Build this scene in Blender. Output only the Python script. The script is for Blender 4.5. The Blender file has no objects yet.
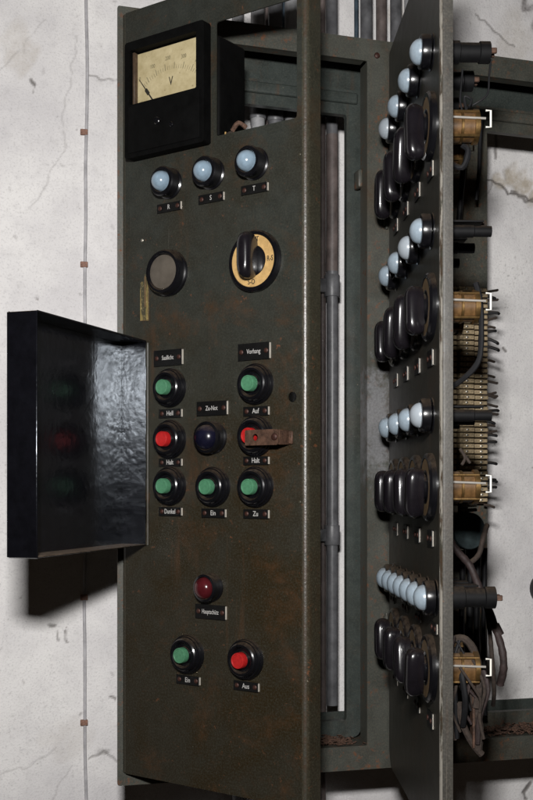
import bpy, bmesh, math, random
import numpy as np
from mathutils import Vector, Matrix
from mathutils.geometry import tessellate_polygon

random.seed(7)
S = bpy.context.scene
COL = S.collection
R = math.radians
EYE = 1.30                                   # camera height; all z below are relative to it unless said otherwise

# ------------------------------------------------------------------ camera, world, light, exposure
cam = bpy.data.cameras.new('camera')
cam.sensor_fit = 'VERTICAL'
cam.sensor_height = 36.0
cam.sensor_width = 24.0
cam.lens = 50.0
cam.shift_y = 85.0 / 800.0
cam.clip_start = 0.05
cam.clip_end = 50.0
camo = bpy.data.objects.new('camera', cam)
camo.location = (0, 0, EYE)
camo.rotation_euler = (R(90), 0, 0)
COL.objects.link(camo)
S.camera = camo

wd = bpy.data.worlds.new('World')
S.world = wd
wd.use_nodes = True
bg = wd.node_tree.nodes['Background']
bg.inputs[0].default_value = (1.0, 0.74, 0.55, 1)
bg.inputs[1].default_value = 0.013

fl = bpy.data.lights.new('camera_flash', 'AREA')
fl.shape = 'RECTANGLE'
fl.size, fl.size_y = 0.10, 0.07
fl.energy = 22.5
fl.color = (1.0, 0.985, 0.97)
fl.spread = R(150)
flo = bpy.data.objects.new('camera_flash', fl)
flo.location = (-0.040, 0.0, EYE + 0.26)
COL.objects.link(flo)
flo.rotation_euler = (Vector((-0.06, 1.5, EYE + 0.20)) - flo.location).to_track_quat('-Z', 'Y').to_euler()

S.view_settings.view_transform = 'Standard'
S.view_settings.look = 'None'
S.view_settings.exposure = 0.0
S.view_settings.gamma = 1.0
S.render.engine = 'CYCLES'
S.cycles.use_denoising = True
S.cycles.max_bounces = 8
S.cycles.glossy_bounces = 5
S.cycles.caustics_reflective = True
S.cycles.blur_glossy = 0.0

# ------------------------------------------------------------------ material helpers
def newmat(name):
    m = bpy.data.materials.new(name)
    m.use_nodes = True
    nt = m.node_tree
    b = nt.nodes['Principled BSDF']
    return m, nt, b

def N(nt, typ, **kw):
    n = nt.nodes.new(typ)
    for k, v in kw.items():
        setattr(n, k, v)
    return n

def noise(nt, vec, scale, detail=4, rough=0.6, dist=0.0):
    n = N(nt, 'ShaderNodeTexNoise')
    n.inputs['Scale'].default_value = scale
    n.inputs['Detail'].default_value = detail
    n.inputs['Roughness'].default_value = rough
    n.inputs['Distortion'].default_value = dist
    if vec is not None:
        nt.links.new(vec, n.inputs['Vector'])
    return n.outputs['Fac']

def ramp(nt, fac, a, b):
    n = N(nt, 'ShaderNodeMapRange')
    n.inputs['From Min'].default_value = a
    n.inputs['From Max'].default_value = b
    n.clamp = True
    nt.links.new(fac, n.inputs['Value'])
    return n.outputs['Result']

def mth(nt, op, a, b=None):
    n = N(nt, 'ShaderNodeMath', operation=op)
    for i, v in enumerate((a, b)):
        if v is None:
            continue
        if isinstance(v, (int, float)):
            n.inputs[i].default_value = v
        else:
            nt.links.new(v, n.inputs[i])
    return n.outputs[0]

def mix(nt, fac, a, b):
    n = N(nt, 'ShaderNodeMix', data_type='RGBA')
    for sock, v in ((n.inputs['Factor'], fac), (n.inputs['A'], a), (n.inputs['B'], b)):
        if isinstance(v, tuple):
            sock.default_value = (v[0], v[1], v[2], 1)
        elif isinstance(v, (int, float)):
            sock.default_value = v
        else:
            nt.links.new(v, sock)
    return n.outputs['Result']

def coords(nt, scale=None):
    t = N(nt, 'ShaderNodeTexCoord').outputs['Object']
    if scale is None:
        return t
    mp = N(nt, 'ShaderNodeMapping')
    mp.inputs['Scale'].default_value = scale
    nt.links.new(t, mp.inputs['Vector'])
    return mp.outputs['Vector']

def bump(nt, b, h, strength, dist):
    n = N(nt, 'ShaderNodeBump')
    n.inputs['Strength'].default_value = strength
    n.inputs['Distance'].default_value = dist
    nt.links.new(h, n.inputs['Height'])
    nt.links.new(n.outputs['Normal'], b.inputs['Normal'])

def dust_mask(nt, lo=0.35, hi=0.9):
    """Dust settled on surfaces that face up, broken by noise."""
    g = N(nt, 'ShaderNodeNewGeometry')
    sx = N(nt, 'ShaderNodeSeparateXYZ')
    nt.links.new(g.outputs['Normal'], sx.inputs[0])
    d = ramp(nt, sx.outputs['Z'], lo, hi)
    n = noise(nt, coords(nt), 160, 4, 0.7)
    return mth(nt, 'MULTIPLY', d, ramp(nt, n, 0.25, 0.6))

def simple(name, col, rough=0.4, metal=0.0, var=0.25, scale=60, dust=0.0, bumpy=0.0, bscale=300, spec=0.4, coat=0.0, dustcol=(0.12, 0.085, 0.055)):
    m, nt, b = newmat(name)
    v = coords(nt)
    f = noise(nt, v, scale, 5, 0.65)
    c = mix(nt, ramp(nt, f, 0.3, 0.7), tuple(x * (1 - var) for x in col), tuple(min(1, x * (1 + var)) for x in col))
    if dust > 0:
        dm = mth(nt, 'MULTIPLY', dust_mask(nt), dust)
        c = mix(nt, dm, c, dustcol)
        r = mth(nt, 'ADD', mth(nt, 'MULTIPLY', dm, 0.5), rough)
        r2 = mth(nt, 'ADD', r, mth(nt, 'MULTIPLY', f, 0.08))
        nt.links.new(r2, b.inputs['Roughness'])
    else:
        nt.links.new(mth(nt, 'ADD', mth(nt, 'MULTIPLY', f, 0.12), rough - 0.06), b.inputs['Roughness'])
    nt.links.new(c, b.inputs['Base Color'])
    b.inputs['Metallic'].default_value = metal
    b.inputs['Specular IOR Level'].default_value = spec
    b.inputs['Coat Weight'].default_value = coat
    if bumpy > 0:
        bump(nt, b, noise(nt, v, bscale, 3, 0.6), bumpy, 0.001)
    return m

def painted_steel(name, col, brown, rust_lo=0.66, low_brown=True, rough=0.42, brown_amt=0.6, streak=True, zmid=0.45, fine=1.0, scraped=False):
    """Old hammered enamel: two-tone cloudiness, brown tone growing stronger towards the foot, rust freckles and vertical runs."""
    m, nt, b = newmat(name)
    v = coords(nt)
    big = noise(nt, v, 7, 5, 0.6, 0.4)
    mid = noise(nt, v, 42, 5, 0.65)
    vf = noise(nt, v, 420, 3, 0.7)
    c = mix(nt, ramp(nt, mid, 0.3, 0.72), tuple(x * 0.78 for x in col), tuple(x * 1.2 for x in col))
    sx = N(nt, 'ShaderNodeSeparateXYZ')
    nt.links.new(v, sx.inputs[0])
    if low_brown:
        low = ramp(nt, sx.outputs['Z'], zmid, zmid - 0.55)
        bf = mth(nt, 'MULTIPLY', mth(nt, 'ADD', mth(nt, 'MULTIPLY', low, 0.75), mth(nt, 'MULTIPLY', ramp(nt, big, 0.45, 0.62), 0.45)), brown_amt)
    else:
        bf = mth(nt, 'MULTIPLY', ramp(nt, big, 0.5, 0.7), brown_amt)
    c = mix(nt, mth(nt, 'MINIMUM', bf, 1.0), c, brown)
    # mottled enamel grain
    c = mix(nt, mth(nt, 'MULTIPLY', ramp(nt, vf, 0.45, 0.72), 0.55 * fine), c, tuple(min(1, (x * 1.5 + y * 0.6)) for x, y in zip(col, brown)))
    c = mix(nt, mth(nt, 'MULTIPLY', ramp(nt, noise(nt, v, 300, 4, 0.75), 0.56, 0.7), 0.42), c, tuple(x * 0.4 for x in col))
    # reddish-brown blotches where the enamel has worn through to primer
    blo = mth(nt, 'MULTIPLY', ramp(nt, noise(nt, v, 13, 7, 0.72, 0.6), 0.53, 0.68), ramp(nt, noise(nt, v, 85, 4, 0.7), 0.3, 0.62))
    c = mix(nt, mth(nt, 'MULTIPLY', blo, 0.6 * brown_amt), c, (0.058, 0.025, 0.009))
    # hair scratches
    mp2 = N(nt, 'ShaderNodeMapping')
    mp2.inputs['Rotation'].default_value = (0, 0.5, 0)
    mp2.inputs['Scale'].default_value = (260, 260, 7)
    nt.links.new(v, mp2.inputs['Vector'])
    hs = mth(nt, 'MULTIPLY', ramp(nt, noise(nt, mp2.outputs['Vector'], 1.0, 2, 0.5), 0.71, 0.74), ramp(nt, noise(nt, v, 9, 2, 0.5), 0.48, 0.58))
    c = mix(nt, mth(nt, 'MULTIPLY', hs, 0.45), c, (0.11, 0.1, 0.085))
    # rust freckles
    fre = mth(nt, 'MULTIPLY', ramp(nt, noise(nt, v, 95, 6, 0.75), rust_lo, rust_lo + 0.06), ramp(nt, noise(nt, v, 11, 3, 0.6), 0.42, 0.6))
    c = mix(nt, mth(nt, 'MULTIPLY', fre, 0.85), c, (0.115, 0.042, 0.016))
    if streak:
        vs = coords(nt, (55, 55, 3.5))
        st = mth(nt, 'MULTIPLY', ramp(nt, noise(nt, vs, 1.0, 4, 0.6), 0.6, 0.76), ramp(nt, noise(nt, v, 4.5, 2, 0.5), 0.45, 0.66))
        c = mix(nt, mth(nt, 'MULTIPLY', st, 0.5), c, (0.085, 0.036, 0.015))
    # pale chips
    chip = ramp(nt, noise(nt, v, 210, 2, 0.5), 0.775, 0.79)
    c = mix(nt, mth(nt, 'MULTIPLY', chip, 0.7), c, (0.2, 0.17, 0.13))
    if scraped:
        # paint rubbed to bare grey metal on the stile beside the second door's hinge side
        mp = N(nt, 'ShaderNodeMapping')
        mp.inputs['Location'].default_value = (-0.362 * 26, 0, -0.085 * 8.5)
        mp.inputs['Scale'].default_value = (26, 1, 8.5)
        nt.links.new(v, mp.inputs['Vector'])
        ln = N(nt, 'ShaderNodeVectorMath', operation='LENGTH')
        nt.links.new(mp.outputs['Vector'], ln.inputs[0])
        sp = mth(nt, 'ADD', ramp(nt, ln.outputs['Value'], 1.25, 0.3), mth(nt, 'MULTIPLY', mth(nt, 'SUBTRACT', noise(nt, v, 60, 6, 0.75), 0.5), 2.2))
        c = mix(nt, mth(nt, 'MULTIPLY', ramp(nt, sp, 0.45, 0.9), 0.75), c, mix(nt, noise(nt, v, 300, 3, 0.6), (0.05, 0.05, 0.052), (0.24, 0.24, 0.25)))
    nt.links.new(c, b.inputs['Base Color'])
    b.inputs['Specular IOR Level'].default_value = 0.3
    rr = mth(nt, 'ADD', mth(nt, 'MULTIPLY', mid, 0.25), rough - 0.1)
    nt.links.new(mth(nt, 'ADD', rr, mth(nt, 'MULTIPLY', fre, 0.3)), b.inputs['Roughness'])
    h = mth(nt, 'ADD', mth(nt, 'MULTIPLY', noise(nt, v, 260, 3, 0.6), 0.5), mth(nt, 'MULTIPLY', noise(nt, v, 18, 2, 0.5), 1.2))
    bump(nt, b, h, 0.26, 0.0011)
    return m

M = {}
M['olive'] = painted_steel('olive_enamel', (0.0212, 0.0235, 0.0200), (0.0150, 0.0094, 0.0026), brown_amt=0.95, zmid=0.36, rust_lo=0.60)
M['olive_edge'] = painted_steel('olive_enamel_worn_edge', (0.027, 0.0265, 0.019), (0.024, 0.0165, 0.008), rust_lo=0.60, rough=0.38, fine=1.5)
M['door2'] = painted_steel('grey_olive_enamel', (0.021, 0.021, 0.017), (0.02, 0.015, 0.009), rough=0.4, brown_amt=0.5)
M['door2_edge'] = painted_steel('grey_olive_enamel_edge', (0.036, 0.034, 0.0295), (0.034, 0.028, 0.020), rough=0.45, brown_amt=0.3, rust_lo=0.62, fine=1.3)
M['frame'] = painted_steel('blue_grey_enamel', (0.042, 0.044, 0.037), (0.05, 0.033, 0.018), rust_lo=0.55, low_brown=False, brown_amt=0.7, rough=0.45, scraped=True)
M['frame_in'] = painted_steel('dark_blue_grey_enamel', (0.031, 0.037, 0.034), (0.03, 0.025, 0.017), rust_lo=0.66, low_brown=False, brown_amt=0.4, rough=0.3)
M['bakelite'] = simple('black_bakelite', (0.0035, 0.0035, 0.0045), 0.2, var=0.3, dust=0.4, bumpy=0.08, bscale=140, coat=0.15)
M['handle'] = simple('black_bakelite_handle', (0.006, 0.005, 0.0065), 0.2, var=0.3, dust=0.15, bumpy=0.1, bscale=90, coat=0.3)
M['meter_black'] = simple('black_meter_case', (0.0022, 0.0022, 0.0022), 0.6, var=0.4, dust=0.08, bumpy=0.1, spec=0.06)
M['plate_black'] = simple('engraved_black_plate', (0.003, 0.003, 0.003), 0.45, var=0.5, spec=0.3)
M['plate_core'] = simple('white_plate_core', (0.48, 0.44, 0.38), 0.5, var=0.15)
M['letter'] = simple('engraved_white_letter', (0.36, 0.35, 0.335), 0.6, var=0.1)
M['screw'] = simple('rusty_screw', (0.034, 0.012, 0.008), 0.55, metal=0.3, var=0.6, scale=400)
M['lens'] = simple('opal_lens', (0.18, 0.245, 0.305), 0.2, var=0.25, dust=0.25, coat=0.3)
M['lens_pale'] = simple('pale_opal_lens', (0.225, 0.275, 0.32), 0.27, var=0.25, coat=0.2, dust=0.4)
M['lens_dusty'] = simple('dusty_opal_lens', (0.27, 0.3, 0.33), 0.35, var=0.1)
M['lens_blue'] = simple('dark_blue_lens', (0.005, 0.005, 0.013), 0.2, var=0.3, dust=0.5)
M['lens_red'] = simple('dark_red_lens', (0.05, 0.006, 0.008), 0.18, var=0.3)
M['green'] = simple('green_button_plastic', (0.05, 0.155, 0.083), 0.45, var=0.22, scale=250)
M['red'] = simple('red_button_plastic', (0.31, 0.010, 0.010), 0.42, var=0.22, scale=250)
M['glass_grey'] = simple('frosted_grey_disc', (0.075, 0.064, 0.052), 0.35, var=0.25, scale=40)
M['tan'] = simple('yellowed_scale_ring', (0.40, 0.255, 0.10), 0.5, var=0.25, scale=120)
M['tan_dark'] = simple('browned_scale_ring', (0.1, 0.065, 0.032), 0.5, var=0.3, scale=120)
M['ink'] = simple('black_print', (0.02, 0.018, 0.014), 0.6)
M['ink_faint'] = simple('faded_grey_print', (0.17, 0.15, 0.09), 0.6)
M['rust'] = simple('rusty_strap', (0.062, 0.032, 0.02), 0.6, metal=0.2, var=0.6, scale=170, bumpy=0.5, bscale=240)
M['brass'] = simple('lacquered_brass_can', (0.15, 0.09, 0.034), 0.3, metal=0.8, var=0.55, scale=70, dust=0.5, bumpy=0.1)
M['phenolic'] = simple('amber_phenolic', (0.085, 0.045, 0.017), 0.3, var=0.6, scale=70, dust=0.5)
M['chrome'] = simple('nickel_rod', (0.33, 0.31, 0.28), 0.3, metal=0.35, var=0.1)
M['white_metal'] = simple('white_clip', (0.72, 0.7, 0.64), 0.4, var=0.1)
M['dirty_black'] = simple('dusty_black_rubber', (0.004, 0.004, 0.0045), 0.6, var=0.4, dust=0.25, spec=0.15)
M['cloth_wire'] = simple('cloth_covered_wire', (0.027, 0.0185, 0.014), 0.8, var=0.5, scale=200, dust=0.4, bumpy=0.6, bscale=500)
M['dark_wire'] = simple('dark_wire', (0.008, 0.008, 0.009), 0.55, var=0.4, dust=0.3, spec=0.2)
M['purple_wire'] = simple('brown_purple_tape', (0.022, 0.0135, 0.0125), 0.65, var=0.5, scale=90, bumpy=0.6, bscale=200)
M['terminal'] = simple('dusty_beige_terminal', (0.26, 0.2, 0.12), 0.55, var=0.45, scale=300, dust=0.3)
M['terminal_base'] = simple('brown_terminal_rail', (0.05, 0.03, 0.017), 0.6, var=0.4, scale=150, dust=0.5)
M['tin'] = simple('tinned_screw', (0.45, 0.42, 0.36), 0.4, metal=0.8, var=0.4, scale=500)
M['teal'] = simple('dark_teal_can', (0.014, 0.02, 0.021), 0.6, var=0.4, dust=0.2, spec=0.15)
M['flake'] = simple('rust_flakes', (0.075, 0.04, 0.026), 0.85, var=0.7, scale=500)
M['conduit'] = simple('grey_painted_conduit', (0.085, 0.085, 0.09), 0.42, var=0.4, scale=45, bumpy=0.25, bscale=90)
M['conduit_light'] = simple('light_grey_conduit', (0.22, 0.22, 0.225), 0.45, var=0.3, scale=45, bumpy=0.25, bscale=90)
M['conduit_brown'] = simple('brownish_grey_conduit', (0.095, 0.075, 0.07), 0.5, var=0.4, scale=45, bumpy=0.25, bscale=90)
M['conduit_blue'] = simple('dark_blue_conduit', (0.03, 0.045, 0.06), 0.45, var=0.5, scale=60)
M['wallwire'] = simple('painted_over_wire', (0.36, 0.35, 0.36), 0.6, var=0.4, scale=25)
M['clip'] = simple('rusty_cable_clip', (0.2, 0.105, 0.075), 0.7, var=0.5, scale=300)

def mk_lidpaint():
    m, nt, b = newmat('black_gloss_paint')
    v = coords(nt)
    f = noise(nt, v, 60, 5, 0.65)
    c = mix(nt, ramp(nt, f, 0.3, 0.7), (0.0018, 0.0018, 0.0025), (0.0035, 0.0035, 0.005))
    dm = dust_mask(nt, 0.5, 0.95)
    c = mix(nt, dm, c, (0.16, 0.115, 0.08))
    scr = ramp(nt, noise(nt, coords(nt, (20, 20, 260)), 3, 3, 0.6), 0.74, 0.78)
    c = mix(nt, mth(nt, 'MULTIPLY', scr, 0.12), c, (0.05, 0.047, 0.045))
    nt.links.new(c, b.inputs['Base Color'])
    b.inputs['Specular IOR Level'].default_value = 0.5
    b.inputs['Specular Tint'].default_value = (0.85, 0.92, 1.0, 1)
    r = mth(nt, 'ADD', mth(nt, 'MULTIPLY', noise(nt, v, 35, 4, 0.7), 0.2), 0.10)
    nt.links.new(mth(nt, 'ADD', r, mth(nt, 'MULTIPLY', dm, 0.5)), b.inputs['Roughness'])
    h = mth(nt, 'ADD', mth(nt, 'MULTIPLY', noise(nt, v, 55, 2, 0.5), 1.0), mth(nt, 'MULTIPLY', noise(nt, v, 150, 2, 0.5), 0.45))
    bump(nt, b, h, 0.32, 0.0014)
    return m
M['lid'] = mk_lidpaint()

def mk_worn(name, lo):
    m, nt, b = newmat(name)
    v = coords(nt)
    n1 = noise(nt, coords(nt, (200, 200, 22)), 1.0, 5, 0.75)
    n2 = noise(nt, v, 5, 3, 0.6)
    k = mth(nt, 'ADD', n1, mth(nt, 'MULTIPLY', n2, 0.5))
    c = mix(nt, ramp(nt, noise(nt, v, 60, 4, 0.7), 0.4, 0.6), (0.03, 0.028, 0.02), (0.036, 0.022, 0.012))
    c = mix(nt, ramp(nt, k, lo, lo + 0.08), c, (0.2, 0.185, 0.16))
    nt.links.new(c, b.inputs['Base Color'])
    b.inputs['Roughness'].default_value = 0.36
    bump(nt, b, noise(nt, v, 220, 3, 0.6), 0.35, 0.001)
    return m
M['worn'] = mk_worn('worn_bare_bend', 0.955)
M['worn_more'] = mk_worn('scraped_bare_bend', 0.70)

def mk_dialpaper():
    m, nt, b = newmat('yellowed_dial_paper')
    v = coords(nt)
    f = noise(nt, v, 55, 5, 0.7)
    c = mix(nt, ramp(nt, f, 0.32, 0.68), (0.34, 0.28, 0.15), (0.47, 0.4, 0.24))
    sp = ramp(nt, noise(nt, v, 240, 3, 0.6), 0.66, 0.72)
    c = mix(nt, mth(nt, 'MULTIPLY', sp, 0.6), c, (0.16, 0.11, 0.05))
    nt.links.new(c, b.inputs['Base Color'])
    b.inputs['Roughness'].default_value = 0.55
    return m
M['paper'] = mk_dialpaper()

def mk_sticker():
    m, nt, b = newmat('torn_yellow_tape')
    v = coords(nt)
    f = noise(nt, v, 190, 5, 0.7)
    g = noise(nt, coords(nt, (150, 1, 25)), 1.0, 4, 0.6)
    c = mix(nt, ramp(nt, g, 0.5, 0.6), (0.04, 0.036, 0.02), (0.2, 0.15, 0.05))
    c = mix(nt, ramp(nt, f, 0.55, 0.66), c, (0.3, 0.24, 0.11))
    nt.links.new(c, b.inputs['Base Color'])
    b.inputs['Roughness'].default_value = 0.5
    return m
M['sticker'] = mk_sticker()

def mk_wall():
    m, nt, b = newmat('old_white_plaster')
    v = coords(nt)
    a = N(nt, 'ShaderNodeVertexColor', layer_name='wear')
    sep = N(nt, 'ShaderNodeSeparateColor')
    nt.links.new(a.outputs['Color'], sep.inputs[0])
    f1 = noise(nt, v, 5, 6, 0.65)
    f2 = noise(nt, v, 60, 6, 0.75)
    f3 = noise(nt, v, 340, 3, 0.6)
    c = mix(nt, ramp(nt, f1, 0.4, 0.62), (0.57, 0.553, 0.555), (0.70, 0.683, 0.67))
    c = mix(nt, mth(nt, 'MULTIPLY', ramp(nt, f2, 0.52, 0.75), 0.38), c, (0.4, 0.385, 0.38))
    c = mix(nt, mth(nt, 'MULTIPLY', ramp(nt, f3, 0.52, 0.72), 0.42), c, (0.33, 0.32, 0.325))
    sp = mth(nt, 'MULTIPLY', ramp(nt, noise(nt, v, 120, 3, 0.6), 0.71, 0.74), 0.6)
    c = mix(nt, sp, c, (0.27, 0.24, 0.22))
    # bare plaster (green), dirt (blue), cracks (red)
    bare = mth(nt, 'MULTIPLY', sep.outputs['Green'], ramp(nt, noise(nt, v, 75, 5, 0.7), 0.2, 0.55))
    c = mix(nt, bare, c, mix(nt, f2, (0.3, 0.27, 0.22), (0.52, 0.46, 0.39)))
    c = mix(nt, mth(nt, 'MULTIPLY', sep.outputs['Blue'], ramp(nt, f2, 0.25, 0.7)), c, (0.1, 0.085, 0.08))
    c = mix(nt, sep.outputs['Red'], c, (0.1, 0.088, 0.08))
    nt.links.new(c, b.inputs['Base Color'])
    b.inputs['Roughness'].default_value = 0.8
    b.inputs['Specular IOR Level'].default_value = 0.2
    h = mth(nt, 'ADD', mth(nt, 'MULTIPLY', noise(nt, v, 26, 5, 0.6), 1.5), mth(nt, 'MULTIPLY', f3, 0.6))
    h = mth(nt, 'SUBTRACT', h, mth(nt, 'MULTIPLY', sep.outputs['Red'], 1.2))
    bump(nt, b, h, 0.4, 0.003)
    return m
M['wall'] = mk_wall()

# ------------------------------------------------------------------ mesh helpers
def box(bm, x0, x1, y0, y1, z0, z1, bev=0.0, seg=2, mi=0):
    r = bmesh.ops.create_cube(bm, size=1.0)
    vs = r['verts']
    for v in vs:
        v.co = Vector(((x0 + x1) / 2 + v.co.x * (x1 - x0), (y0 + y1) / 2 + v.co.y * (y1 - y0), (z0 + z1) / 2 + v.co.z * (z1 - z0)))
    fs = {f for v in vs for f in v.link_faces}
    for f in fs:
        f.material_index = mi
    if bev > 0:
        es = list({e for v in vs for e in v.link_edges})
        bmesh.ops.bevel(bm, geom=es, offset=bev, segments=seg, affect='EDGES', profile=0.5)
    return bm

def lathe(bm, prof, seg=32, mi=None, c=(0, 0, 0)):
    """prof: (radius, height) pairs; height runs out of the panel (-y). mi: material index for each span."""
    rings = []
    for r, h in prof:
        if r < 1e-6:
            rings.append([bm.verts.new((c[0], c[1] - h, c[2]))])
        else:
            rings.append([bm.verts.new((c[0] + r * math.cos(2 * math.pi * k / seg), c[1] - h, c[2] + r * math.sin(2 * math.pi * k / seg))) for k in range(seg)])
    for i in range(len(rings) - 1):
        a, b = rings[i], rings[i + 1]
        for k in range(seg):
            k2 = (k + 1) % seg
            if len(a) == 1 and len(b) == 1:
                continue
            if len(a) == 1:
                f = bm.faces.new((a[0], b[k2], b[k]))
            elif len(b) == 1:
                f = bm.faces.new((a[k], a[k2], b[0]))
            else:
                f = bm.faces.new((a[k], a[k2], b[k2], b[k]))
            if mi:
                f.material_index = mi[i]
    return bm

def dome(r, h0, rise, n=7):
    return [(r * math.cos(math.pi / 2 * i / n), h0 + rise * math.sin(math.pi / 2 * i / n)) for i in range(n)] + [(0, h0 + rise)]

def spline(pts, n=6):
    P = [Vector(p) for p in pts]
    out = []
    for i in range(len(P) - 1):
        p0, p1, p2, p3 = P[max(i - 1, 0)], P[i], P[i + 1], P[min(i + 2, len(P) - 1)]
        for k in range(n):
            t = k / n
            out.append(0.5 * ((2 * p1) + (p2 - p0) * t + (2 * p0 - 5 * p1 + 4 * p2 - p3) * t * t + (3 * p1 - p0 - 3 * p2 + p3) * t ** 3))
    out.append(P[-1])
    return out

def tube(bm, pts, rad, seg=10, jitter=0.0):
    pts = [Vector(p) for p in pts]
    rings = []
    up = Vector((0.31, 0.9, 0.2)).normalized()
    for i, p in enumerate(pts):
        d = (pts[min(i + 1, len(pts) - 1)] - pts[max(i - 1, 0)])
        d.normalize()
        a = d.cross(up)
        if a.length < 1e-4:
            a = d.cross(Vector((1, 0, 0)))
        a.normalize()
        b = d.cross(a)
        up = -b if b.dot(up) < 0 else b
        a = d.cross(up).normalized()
        b = up
        r = rad * (1 + random.uniform(-jitter, jitter))
        rings.append([bm.verts.new(p + (a * math.cos(2 * math.pi * k / seg) + b * math.sin(2 * math.pi * k / seg)) * r) for k in range(seg)])
    for i in range(len(rings) - 1):
        for k in range(seg):
            bm.faces.new((rings[i][k], rings[i][(k + 1) % seg], rings[i + 1][(k + 1) % seg], rings[i + 1][k]))
    bm.faces.new(rings[0][::-1])
    bm.faces.new(rings[-1])
    return bm

def rrect(x0, x1, z0, z1, r, n=4):
    """rounded rectangle; r is one radius or four (ll, lr, ur, ul)."""
    rs = (r,) * 4 if isinstance(r, (int, float)) else r
    cs = [(x0, z0, 180), (x1, z0, 270), (x1, z1, 0), (x0, z1, 90)]
    out = []
    for (cx, cz, a0), rr in zip(cs, rs):
        if rr <= 0:
            out.append((cx, cz))
            continue
        ox = cx + (rr if cx == x0 else -rr)
        oz = cz + (rr if cz == z0 else -rr)
        for i in range(n + 1):
            a = R(a0 + 90 * i / n)
            out.append((ox + rr * math.cos(a), oz + rr * math.sin(a)))
    return out

def circ(x, z, r, n=20):
    return [(x + r * math.cos(2 * math.pi * k / n), z + r * math.sin(2 * math.pi * k / n)) for k in range(n)]

def sheet(bm, loops, y0, y1, mi=0, mi_rim=None):
    """a plate between y0 (front) and y1 (back) with holes: loops[0] is the outline."""
    if mi_rim is None:
        mi_rim = mi
    polys = [[Vector((x, z, 0)) for x, z in lp] for lp in loops]
    tris = tessellate_polygon(polys)
    flat = [p for lp in loops for p in lp]
    vf = [bm.verts.new((x, y0, z)) for x, z in flat]
    vb = [bm.verts.new((x, y1, z)) for x, z in flat]
    for t in tris:
        for vs in ([vf[i] for i in t], [vb[i] for i in reversed(t)]):
            try:
                f = bm.faces.new(vs)
                f.material_index = mi
            except ValueError:
                pass
    k = 0
    for lp in loops:
        n = len(lp)
        for i in range(n):
            j = (i + 1) % n
            f = bm.faces.new((vf[k + i], vf[k + j], vb[k + j], vb[k + i]))
            f.material_index = mi_rim
        k += n
    return bm

def extrude_profile(bm, prof, z0, z1, mi=0, closed=False, special=None):
    """an open (x, y) profile swept along z."""
    n = len(prof)
    lo = [bm.verts.new((x, y, z0)) for x, y in prof]
    hi = [bm.verts.new((x, y, z1)) for x, y in prof]
    for i in range(n if closed else n - 1):
        j = (i + 1) % n
        f = bm.faces.new((lo[i], lo[j], hi[j], hi[i]))
        f.material_index = (special or {}).get(i, mi)
    if closed:
        for vs in (lo[::-1], hi):
            f = bm.faces.new(vs)
            f.material_index = mi

def finish(bm, name, mats, ang=38, recalc=True):
    if recalc:
        bmesh.ops.recalc_face_normals(bm, faces=bm.faces[:])
    lim = R(ang)
    for f in bm.faces:
        f.smooth = True
    for e in bm.edges:
        if len(e.link_faces) != 2 or e.calc_face_angle(0) > lim:
            e.smooth = False
    me = bpy.data.meshes.new(name)
    bm.to_mesh(me)
    bm.free()
    for m in (mats if isinstance(mats, (list, tuple)) else [mats]):
        me.materials.append(M[m] if isinstance(m, str) else m)
    return me

def B():
    return bmesh.new()

def link(name, me, parent=None, loc=(0, 0, 0), rot=(0, 0, 0)):
    o = bpy.data.objects.new(name, me)
    o.location = loc
    o.rotation_euler = rot
    COL.objects.link(o)
    if parent is not None:
        o.parent = parent
        if parent.get('zb') is not None:
            o.location.z -= parent['zb']
    return o

def tag(o, label, cat, group=None, kind=None):
    o['label'] = label
    if cat:
        o['category'] = cat
    if group:
        o['group'] = group
    if kind:
        o['kind'] = kind
    return o

def root(name, x, y, ang, zb, label, cat, group=None):
    """Empty at the base of a thing; children are given in (x, y, z) with z measured from eye height."""
    o = bpy.data.objects.new(name, None)
    o.empty_display_size = 0.05
    o.location = (x, y, EYE + zb)
    o.rotation_euler = (0, 0, ang)
    COL.objects.link(o)
    o['zb'] = zb
    return tag(o, label, cat, group)

def place(o, parent, loc, rot=None, children=True):
    """copy of a part with its sub-parts under the same or another thing"""
    c = o.copy()
    COL.objects.link(c)
    c.parent = parent
    c.location = loc
    if rot is not None:
        c.rotation_euler = rot
    if parent.get('zb') is not None:
        c.location.z -= parent['zb']
    for ch in o.children:
        d = ch.copy()
        COL.objects.link(d)
        d.parent = c
    return c

_txt = {}
def text_mesh(s, size, sx=0.82, mat='letter', bold=0.0):
    key = (s, size, sx, mat)
    if key in _txt:
        return _txt[key]
    cu = bpy.data.curves.new('lettering', 'FONT')
    cu.body = s
    cu.size = size
    cu.align_x = 'CENTER'
    cu.align_y = 'CENTER'
    cu.offset = bold
    cu.extrude = 0.00012
    cu.resolution_u = 3
    ob = bpy.data.objects.new('lettering', cu)
    COL.objects.link(ob)
    dg = bpy.context.evaluated_depsgraph_get()
    dg.update()
    me = bpy.data.meshes.new_from_object(ob.evaluated_get(dg))
    bpy.data.objects.remove(ob)
    bpy.data.curves.remove(cu)
    # text lies in xy; stand it up in xz facing -y
    me.transform(Matrix.Rotation(R(90), 4, 'X') @ Matrix.Diagonal((sx, 1, 1, 1)))
    me.materials.clear()
    me.materials.append(M[mat])
    _txt[key] = me
    return me

# ------------------------------------------------------------------ reference frames (plan view)
AL = math.atan2(-0.58, 0.814)
LO = Vector((-0.195, 1.477))
AF = R(14.4)
AR = math.atan2(-0.9996, 0.029)
RO = Vector((0.172, 1.571))

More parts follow.
